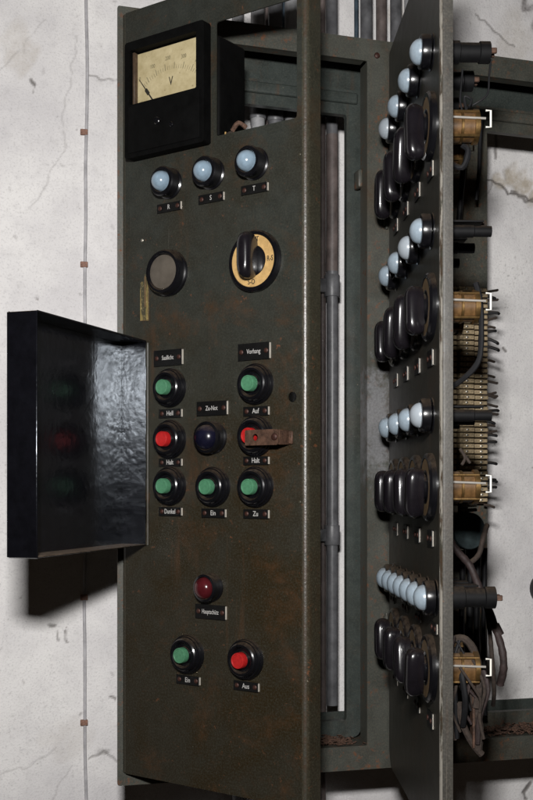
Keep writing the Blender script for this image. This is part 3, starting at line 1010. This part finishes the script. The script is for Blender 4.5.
# lamp with its socket behind the panel
bm = B()
lathe(bm, [(0.0125, -0.002), (0.0125, -0.030), (0.0105, -0.031), (0.0105, -0.052), (0.012, -0.053), (0.012, -0.064), (0.0, -0.064)], 24)
SOCK = finish(bm, 'lamp_socket', 'dirty_black')
bm = B()
lathe(bm, [(0.0088, -0.002), (0.0088, -0.012), (0.0068, -0.014), (0.0068, -0.046), (0.0060, -0.047), (0.0060, -0.066), (0.0, -0.066)], 20)
box(bm, -0.0095, 0.0095, 0.015, 0.056, 0.0082, 0.0105, 0.0005, 1)
SOCK3 = finish(bm, 'lamp_socket', 'dirty_black')
bm = B()
for s in (-1, 1):
    box(bm, s * 0.006 - 0.0018, s * 0.006 + 0.0018, 0.056, 0.071, -0.003, 0.003, 0.0006, 1)
SOCKT = finish(bm, 'socket_terminal', 'rust')
bm = B()
lathe(bm, [(0.0200, 0.0), (0.0200, 0.0012), (0.0078, 0.0015), (0.0078, 0.003), (0.0188, 0.003), (0.0190, 0.0105), (0.0180, 0.0130), (0.0150, 0.0134), (0.0142, 0.0118), (0.0, 0.0118)], 40)
LAMP2 = finish(bm, 'indicator_lamp', 'bakelite')
LENS2 = lens_mesh('lens_pale', 0.0142, 0.0115, 0.0120)
LENS2D = lens_mesh('lens_dusty', 0.0142, 0.0115, 0.0120)
for zi, z in enumerate((0.4775, 0.2800, 0.0768)):
    for xi, x in enumerate(cols):
        o = link('indicator_lamp', LAMP2, RP, (x, 0, z))
        link('lens', LENS2D if (zi, xi) in ((2, 3), (0, 0), (1, 2)) else LENS2, o)
        link('lamp_socket', SOCK if zi == 0 else SOCK3, o)
        if zi == 0:
            link('socket_terminal', SOCKT, o)
for k in range(7):
    o = link('indicator_lamp', LAMP2, RP, (0.0590 + k * 0.0520, 0, -0.1265 + 0.0008 * k))
    link('lens', LENS2, o)
    link('lamp_socket', SOCK3 if k != 6 else SOCK, o)
    link('socket_terminal', SOCKT, o)

HAND2 = handle_mesh(0.065, 0.0235, 0.0200, 0.0, 0.0085)
HAND3 = handle_mesh(0.0555, 0.0235, 0.0200, 0.0, 0.0085)
RINGD = ring_mesh('tan_dark')
bm = B()
lathe(bm, [(0.0192, -0.002), (0.0192, -0.0055), (0.0168, -0.006), (0.0168, -0.0135), (0.0182, -0.014), (0.0182, -0.0165), (0.0172, -0.017), (0.0172, -0.030), (0.0182, -0.0305), (0.0182, -0.033), (0.0168, -0.0335), (0.0168, -0.045), (0.0192, -0.0455), (0.0192, -0.0505), (0.006, -0.051), (0.006, -0.054), (0.0, -0.054)], 32, [1, 1, 0, 0, 1, 1, 1, 0, 0, 1, 1, 1, 0, 1, 1, 0])
for k in range(4):
    a = R(45 + 90 * k)
    tube(bm, [(0.0186 * math.cos(a), 0.006, 0.0186 * math.sin(a)), (0.0186 * math.cos(a), 0.05, 0.0186 * math.sin(a))], 0.0016, 8)
SWB = finish(bm, 'switch_body', ['brass', 'phenolic'])
bm = B()
xr_ = 0.0180
tube(bm, [(xr_, 0.006, 0.006), (xr_, 0.056, 0.004)], 0.0014, 10)
tube(bm, [(xr_, 0.0125, 0.006), (xr_, 0.0175, 0.0058)], 0.0040, 12)
ROD = finish(bm, 'tie_rod', 'chrome')
bm = B()
tube(bm, [(xr_, 0.056, 0.0125), (xr_, 0.0615, 0.0125), (xr_, 0.0615, -0.0055), (xr_, 0.056, -0.0055)], 0.0012, 8)
CLIP = finish(bm, 'wire_clip', 'white_metal')
tilt = {0: (6, -4, 12, -9), 1: (-5, 10, 6, -8), 2: (0, 5, -4, 9), 3: (-6, 4, -10, 12)}
bm = B()
lathe(bm, [(0.0145, 0.0080), (0.0135, 0.0100), (0.0075, 0.0104), (0.0075, 0.0140), (0, 0.0140)], 24)
SHAFT = finish(bm, 'shaft_collar', 'bakelite')
for zi, z in enumerate((0.3950, 0.1962, -0.0022, -0.2020)):
    for xi, x in enumerate(cols):
        o = link('rotary_switch', DISC, RP, (x, 0, z))
        link('scale_ring', RINGD, o)
        hz = {0: -0.006, 1: -0.004, 2: -0.006, 3: -0.004}[zi]
        link('handle', HAND2 if zi == 0 or (zi == 1 and xi in (1, 2)) else HAND3, o, (0, -0.0015, hz), (0, R(tilt[zi][xi]), 0))
        link('shaft_collar', SHAFT, o)
        b2 = link('switch_body', SWB, o)
        link('tie_rod', ROD, o)
        link('wire_clip', CLIP, o)
        plate(RP, x - 0.0015, z - 0.0565 if zi else z - 0.0490, 0.030, 0.0180, None, t=0.0014, screws=True)
for k in range(7):
    if k % 2 == 0:
        plate(RP, 0.0590 + k * 0.0520 - 0.002, -0.1545, 0.030, 0.0120, None, t=0.0014, screws=True)

# jumper wires at the back of the right panel
def rw(pts, r, m, name='wire', n=5, j=0.08):
    return link(name, finish(tube(B(), spline(pts, n), r, 8, j), name, m), RP)
rw([(0.345, 0.066, 0.470), (0.345, 0.064, 0.452), (0.345, 0.062, 0.432), (0.345, 0.050, 0.422), (0.338, 0.040, 0.419)], 0.0012, 'dark_wire')
rw([(0.338, 0.036, 0.462), (0.338, 0.034, 0.440), (0.34, 0.033, 0.425), (0.34, 0.036, 0.412)], 0.0011, 'dark_wire')
rw([(0.352, 0.040, 0.415), (0.35, 0.043, 0.424), (0.347, 0.036, 0.428), (0.349, 0.038, 0.412)], 0.0016, 'dark_wire')
rw([(0.33, 0.02, 0.362), (0.34, 0.035, 0.352), (0.34, 0.042, 0.370), (0.335, 0.037, 0.378)], 0.0035, 'dark_wire')
rw([(0.35, 0.048, 0.222), (0.355, 0.052, 0.200), (0.355, 0.053, 0.160), (0.352, 0.050, 0.135), (0.345, 0.036, 0.118), (0.335, 0.022, 0.108)], 0.0032, 'dark_wire')
rw([(0.335, 0.062, 0.289), (0.34, 0.05, 0.291), (0.34, 0.035, 0.290), (0.33, 0.02, 0.292)], 0.0022, 'cloth_wire')
rw([(0.352, 0.032, 0.022), (0.35, 0.036, 0.03), (0.348, 0.031, 0.04), (0.349, 0.042, 0.024)], 0.0016, 'cloth_wire')
rw([(0.335, 0.02, -0.175), (0.34, 0.036, -0.17), (0.345, 0.048, -0.185), (0.35, 0.052, -0.215), (0.35, 0.048, -0.245)], 0.0042, 'cloth_wire')
rw([(0.34, 0.03, -0.18), (0.36, 0.03, -0.205), (0.362, 0.034, -0.235), (0.35, 0.034, -0.265)], 0.0034, 'dark_wire')
rw([(0.35, 0.055, -0.20), (0.355, 0.060, -0.225), (0.352, 0.052, -0.255), (0.35, 0.05, -0.285)], 0.0030, 'purple_wire')
# cloth-bound leads hanging under the last switch
rw([(0.345, 0.045, -0.225), (0.345, 0.05, -0.250), (0.345, 0.053, -0.27), (0.344, 0.052, -0.292)], 0.0048, 'cloth_wire', 'lead')
rw([(0.345, 0.03, -0.24), (0.345, 0.034, -0.262), (0.345, 0.045, -0.285), (0.344, 0.056, -0.298)], 0.0038, 'cloth_wire', 'lead')
rw([(0.345, 0.025, -0.225), (0.345, 0.026, -0.25), (0.343, 0.028, -0.28)], 0.0036, 'dark_wire', 'lead')
random.seed(11)
for k in range(9):
    y0 = random.uniform(0.022, 0.050); y1 = random.uniform(0.024, 0.058)
    za = random.uniform(-0.165, -0.20); zc = random.uniform(-0.235, -0.295)
    xx = random.uniform(0.335, 0.366)
    rw([(xx, y0, za), (xx + 0.004, y0 + random.uniform(-0.008, 0.014), za * 0.65 + zc * 0.35), (xx + 0.002, y1 + random.uniform(-0.012, 0.008), za * 0.3 + zc * 0.7), (xx, y1, zc)],
       random.uniform(0.0011, 0.0021), random.choice(('cloth_wire', 'dark_wire', 'purple_wire')), 'wire', 6, 0.12)
# brown strap bracket of the last switch
bm = B()
box(bm, 0.336, 0.350, 0.030, 0.058, -0.2205, -0.2175, 0.0006, 1)
box(bm, 0.336, 0.350, 0.0445, 0.0475, -0.29, -0.2205, 0.0006, 1)
link('bracket', finish(bm, 'bracket', 'rust'), RP)

# ------------------------------------------------------------------ terminal strip on the inner frame of the right bay
TS = root('terminal_strip', *Fw(0.508, 0.04, 0).xy, AF, -0.03, 'tall brown terminal strip with dusty beige clamps and bristling wire ends behind the right panel', 'terminal strip')
bm = B()
box(bm, -0.040, 0.034, -0.010, 0.004, -0.028, 0.291, 0.002, 2)
link('base_rail', finish(bm, 'base_rail', 'terminal_base'), TS)
bm = B()
box(bm, -0.038, -0.016, -0.022, -0.0102, -0.0030, 0.0030, 0.0008, 1)
box(bm, -0.013, 0.010, -0.026, -0.0102, -0.0033, 0.0033, 0.0010, 1)
box(bm, 0.013, 0.0335, -0.021, -0.0102, -0.0029, 0.0029, 0.0008, 1)
TERM = finish(bm, 'terminal', 'terminal')
bm = B()
for x, y in ((-0.027, -0.022), (-0.002, -0.026), (0.023, -0.021)):
    lathe(bm, [(0.0019, 0), (0.0019, 0.0009), (0.0012, 0.0014), (0, 0.0014)], 8, c=(x, y, 0))
TSC = finish(bm, 'clamp_screw', 'tin')
stubs = []
for k in range(4):
    random.seed(40 + k)
    dz = random.uniform(-0.004, 0.003)
    stubs.append(finish(tube(B(), spline([(0.030, -0.016, 0), (0.038, -0.020, 0.0005), (0.042 + 0.002 * k, -0.024, dz * 0.5), (0.0425 + 0.0022 * k, -0.026, dz)], 3), 0.0019 + 0.0004 * (k % 2), 6), 'wire_end', 'dark_wire' if k % 2 else 'cloth_wire'))
nrow = 40
random.seed(5)
for k in range(nrow):
    z = -0.022 + k * 0.308 / (nrow - 1)
    o = link('terminal', TERM, TS, (random.uniform(-0.0006, 0.0006), random.uniform(-0.001, 0.001), z))
    link('clamp_screw', TSC, o)
    if random.random() < 0.85:
        link('wire_end', random.choice(stubs), o, (0, 0, 0), (0, R(random.uniform(-20, 20)), 0))

# ------------------------------------------------------------------ round can and cable bundle behind the right panel
def Rw(x, y, z):
    return Vector((RO.x + x * math.cos(AR) - y * math.sin(AR), RO.y + x * math.sin(AR) + y * math.cos(AR), EYE + z))
def at(u, v, Y):
    return Vector(((u - 266.5) / 1111.0 * Y, Y, EYE + (485 - v) / 1111.0 * Y))

can = root('round_can', *at(470, 531, 1.42).xy, R(24), -0.075, 'black round can with dark teal end hanging behind the right panel', 'capacitor')
cz = (485 - 531) / 1111.0 * 1.42
bm = B()
lathe(bm, [(0.0, -0.09), (0.0225, -0.09), (0.0235, -0.088), (0.0235, 0.0), (0.0225, 0.0012), (0.0, 0.0012)], 36, c=(0, 0, cz))
link('can_body', finish(bm, 'can_body', 'teal'), can)
bm = B()
lathe(bm, [(0.0242, -0.020), (0.0250, -0.020), (0.0250, -0.012), (0.0242, -0.012)], 36, c=(0, 0, cz))
box(bm, -0.006, 0.006, 0.012, 0.020, cz + 0.0235, cz + 0.05, 0.001, 1)
for k in range(4):
    tube(bm, [(-0.012, 0.004, cz + 0.026 + k * 0.006), (0.012, 0.004, cz + 0.027 + k * 0.006)], 0.0024, 8)
link('strap', finish(bm, 'strap', 'frame'), can)
bm = B()
tube(bm, spline([(0.024, -0.003, cz + 0.007), (0.018, -0.008, cz + 0.002), (0.012, -0.01, cz - 0.012), (0.006, -0.010, cz - 0.030), (-0.008, -0.008, cz - 0.040), (-0.022, -0.004, cz - 0.035)], 6), 0.0034, 10, 0.06)
link('lead', finish(bm, 'lead', 'cloth_wire'), can)

def cable(name, pts, r, m, label, cat, j=0.1, group=None):
    P = [Vector(p) for p in pts]
    o0 = P[-1].copy()
    bm = tube(B(), [p - o0 for p in spline(P, 6)], r, 10, j)
    o = link(name, finish(bm, name, m), None, o0)
    tag(o, label, cat, group)
    return o
cb = cable('cable_bundle', [at(446, 535, 1.36), at(458, 552, 1.36), at(470, 566, 1.36), at(479, 588, 1.35), at(487, 606, 1.34), at(496, 630, 1.33), at(502, 650, 1.32), at(503.5, 668, 1.32), at(500, 684, 1.33)], 0.0047, 'purple_wire',
      'thick brown taped cable bundle curving down beside the white wall', 'cable')
for (u, v, Y, r) in ((497, 630, 1.33, 0.0060), (483, 597, 1.345, 0.0057)):
    bm = B()
    p = at(u, v, Y) - cb.location
    tube(bm, [p + Vector((-0.003, 0, 0.006)), p + Vector((0.003, 0, -0.006))], r, 10)
    link('tape_wrap', finish(bm, 'tape_wrap', 'purple_wire'), cb)
bm = B()
p = at(486, 603, 1.335) - cb.location
tube(bm, [p, p + Vector((0.006, -0.004, -0.001)), p + Vector((0.010, -0.004, 0.002))], 0.002, 6)
link('tape_end', finish(bm, 'tape_end', 'purple_wire'), cb)
cable('thin_cable', [at(481, 590, 1.37), at(487, 612, 1.37), at(490, 635, 1.37), at(492, 660, 1.37), at(494, 690, 1.38), at(493, 705, 1.40)], 0.0028, 'cloth_wire', 'thin brown lead hanging just left of the taped cable bundle', 'cable')
for k, (u, Y, r, m) in enumerate(((462, 1.60, 0.004, 'dark_wire'), (470, 1.595, 0.005, 'dark_wire'), (477, 1.60, 0.0045, 'dark_wire'), (484, 1.59, 0.0035, 'dark_wire'))):
    lab = ('dark upright lead behind the right panel, nearest to its edge', 'thickest dark upright lead behind the right panel', 'dark upright lead just left of the slot edge', 'thin dark upright lead along the slot edge by the white wall')[k]
    cable('upright_lead', [at(u + 1, 548, Y), at(u, 590, Y), at(u - 0.6, 625, Y), at(u, 655, Y), at(u + 1, 715, Y)], r, m, lab, 'cable', 0.05, 'upright leads behind the right panel')
for k, (u0, u1, v0, v1, r) in enumerate(((466, 461, 128, 232, 0.004), (482, 479, 110, 200, 0.0028))):
    cable('upper_lead', [at(u0, v0, 1.585), at(u0 - 2, v0 + 30, 1.585), at(u1, (v0 + v1) / 2 + 15, 1.58), at(u1 - 3, v1, 1.585)], r, 'dark_wire', ('thicker dark lead sagging under the top brass switch can', 'thin dark lead hanging at the left edge of the upper white wall')[k], 'cable', 0.05)

# ------------------------------------------------------------------ conduits on the wall behind the frame
def conduit(u, b, r, m, z0, z1, label, couplings=(), lug=False):
    k = (u - 266.5) / 1111.0
    ox = LO.x - b * math.sin(AF); oy = LO.y + b * math.cos(AF)
    t = (k * oy - ox) / (math.cos(AF) - k * math.sin(AF))
    p = Fw(t, b, z0)
    o = bpy.data.objects.new('conduit', None); COL.objects.link(o)
    o.location = p; o.rotation_euler = (0, 0, AF)
    tag(o, label, 'conduit', 'conduits on the wall behind the cabinet')
    bm = B()
    tube(bm, [(0, 0, 0), (0.0006, 0, (z1 - z0) * 0.33), (-0.0005, 0, (z1 - z0) * 0.7), (0, 0, z1 - z0)], r, 20)
    link('pipe', finish(bm, 'pipe', m), o)
    for (v, hgt, rr, mm) in couplings:
        z = (485 - v) / 1111.0 * p.y - z0
        b2 = B()
        lathe(b2, [(rr * 0.96, -hgt / 2), (rr, -hgt / 2 + 0.0015), (rr, hgt / 2 - 0.0015), (rr * 0.96, hgt / 2)], 24)
        lathe(b2, [(r, -hgt / 2), (rr * 0.96, -hgt / 2)], 24)
        lathe(b2, [(rr * 0.96, hgt / 2), (r, hgt / 2)], 24)
        b2.transform(Matrix.Rotation(R(90), 4, 'X'))
        if lug:
            box(b2, -rr - 0.008, -rr + 0.002, -0.004, 0.004, -hgt * 0.32, hgt * 0.32, 0.0015, 2)
        link('coupling', finish(b2, 'coupling', mm), o, (0, 0, z))
    return o
TOP, LOW = 1.25, -0.75
pc = conduit(332, 0.135, 0.0088, 'conduit', -0.335, TOP, 'grey conduit with two lugged collars in the open slot right of the control panel', ((116, 0.004, 0.0096, 'dark_wire'), (286, 0.033, 0.0118, 'conduit'), (535, 0.030, 0.0118, 'conduit')), True)
bm = B()
tube(bm, [(0, 0, 0.66), (0.0003, 0, 0.74), (0, 0, 0.868)], 0.0093, 20)
link('sleeve', finish(bm, 'sleeve', 'conduit_brown'), pc)
conduit(322.5, 0.150, 0.0050, 'conduit_brown', LOW, TOP, 'thin brownish conduit just left of the collared conduit in the open slot')
conduit(258, 0.13, 0.0105, 'conduit_light', LOW, TOP, 'left of the three capped conduits in the upper cut-out', ((112, 0.022, 0.0122, 'conduit'),))
conduit(275.5, 0.13, 0.0105, 'conduit', LOW, TOP, 'middle of the three capped conduits in the upper cut-out', ((114, 0.022, 0.0122, 'conduit'),))
conduit(292, 0.13, 0.0105, 'conduit_light', LOW, TOP, 'right of the three capped conduits in the upper cut-out', ((112, 0.022, 0.0122, 'conduit'),))
conduit(238, 0.165, 0.0090, 'conduit_light', LOW, TOP, 'pale conduit at the left end of the row above the frame')
conduit(266.8, 0.175, 0.0030, 'conduit_brown', LOW, TOP, 'thin brown conduit between two grey ones above the control panel cut-out')
conduit(284, 0.172, 0.0040, 'conduit_blue', LOW, TOP, 'thin dark blue conduit above the control panel cut-out')
conduit(322 + 1.5, 0.185, 0.0030, 'conduit_brown', 0.56, TOP, 'thin reddish conduit close against the edge of the control panel')
conduit(366, 0.155, 0.0095, 'conduit', 0.45, TOP, 'grey conduit right of the white gap above the frame')
conduit(356, 0.172, 0.0035, 'conduit_blue', 0.45, TOP, 'thin dark conduit at the right side of the white gap')
conduit(381, 0.160, 0.0085, 'conduit_brown', 0.45, TOP, 'brownish conduit in the middle of the right group above the frame')
conduit(395.5, 0.155, 0.0090, 'conduit', 0.45, TOP, 'grey conduit second from the right above the frame')
conduit(409, 0.160, 0.0080, 'conduit_light', 0.45, TOP, 'rightmost pale conduit beside the top of the switch panel')

# ------------------------------------------------------------------ surface wire with clips on the left wall
ww = bpy.data.objects.new('wall_wire', None); COL.objects.link(ww)
ww.location = Fw(-0.0275, 0.1975, -1.2); ww.rotation_euler = (0, 0, AF)
tag(ww, 'thin painted-over wire clipped vertically to the white wall', 'wire')
bm = B()
pts = [(0.0012 * math.sin(i * 0.9) + 0.0008 * math.sin(i * 2.3) - 0.0016 + 0.00012 * i, 0.0, i * 0.08) for i in range(33)]
tube(bm, spline(pts, 4), 0.0025, 8)
link('wire_run', finish(bm, 'wire_run', 'wallwire'), ww)
bm = B()
box(bm, -0.0075, 0.0035, -0.0035, 0.0022, -0.0042, 0.0042, 0.0008, 1)
lathe(bm, [(0.0014, 0), (0.0014, 0.0008), (0, 0.0012)], 8, c=(-0.005, -0.0035, 0))
CL = finish(bm, 'cable_clip', 'clip')
for v in (133, 265, 329, 462, 597, 722):
    link('cable_clip', CL, ww, (0.0, 0, (485 - v) / 1111.0 * Fw(-0.0275, 0.2, 0).y + 1.2))

# ------------------------------------------------------------------ black round fitting on the wall at the right
k0 = Fw(0.7310, 0.1985, -0.172)
rf = bpy.data.objects.new('round_fitting', None); COL.objects.link(rf)
rf.location = k0; rf.rotation_euler = (0, 0, AF)
tag(rf, 'black round fitting on the white wall at the right', 'fitting')
bm = B()
lathe(bm, [(0.028, 0.0), (0.028, 0.012), (0.025, 0.016), (0.025, 0.035), (0.021, 0.040), (0.0, 0.041)], 36)
link('cover', finish(bm, 'cover', 'bakelite'), rf)
bm = B()
lathe(bm, [(0.0045, 0.0405), (0.0045, 0.042), (0, 0.043)], 12)
link('screw', finish(bm, 'screw', 'screw'), rf)

# ------------------------------------------------------------------ rust flakes lying on the two ledges
def flakes(x0, x1, n, seed, label):
    random.seed(seed)
    bm = B()
    for _ in range(n):
        c = Vector((random.triangular(x0, x1), random.uniform(0.004, 0.044), 0.0))
        pile = 0.010 * max(0.0, 1 - abs(c.x - (x0 + x1) / 2) / ((x1 - x0) / 2)) * random.random()
        s = random.uniform(0.0015, 0.0060)
        rot = Matrix.Rotation(random.uniform(0, 6.28), 3, 'Z') @ Matrix.Rotation(random.uniform(-0.7, 0.7), 3, 'X')
        vs = []
        nn = random.randint(4, 6)
        for i in range(nn):
            a = 6.283 * i / nn
            rr = s * random.uniform(0.5, 1)
            vs.append(rot @ Vector((rr * math.cos(a), rr * math.sin(a), random.uniform(-0.2, 0.2) * s)) + c + Vector((0, 0, pile + s * 0.5)))
        top = [bm.verts.new(v) for v in vs]
        bot = [bm.verts.new(v - rot @ Vector((0, 0, 0.0007))) for v in vs]
        bm.faces.new(top); bm.faces.new(bot[::-1])
        for i in range(nn):
            j = (i + 1) % nn
            bm.faces.new((top[i], bot[i], bot[j], top[j]))
    xm = (x0 + x1) / 2
    for v in bm.verts:
        v.co.x -= xm
        v.co.y -= 0.024
    o = link('rust_flakes', finish(bm, 'rust_flakes', 'flake', 20), None, Fw(xm, 0.024, -0.3666), (0, 0, AF))
    tag(o, label, 'debris', kind='stuff')
flakes(0.20, 0.349, 420, 1, 'brown rust flakes piled on the bottom ledge of the left bay')
flakes(0.50, 0.72, 420, 2, 'brown rust flakes scattered on the bottom ledge of the right bay')
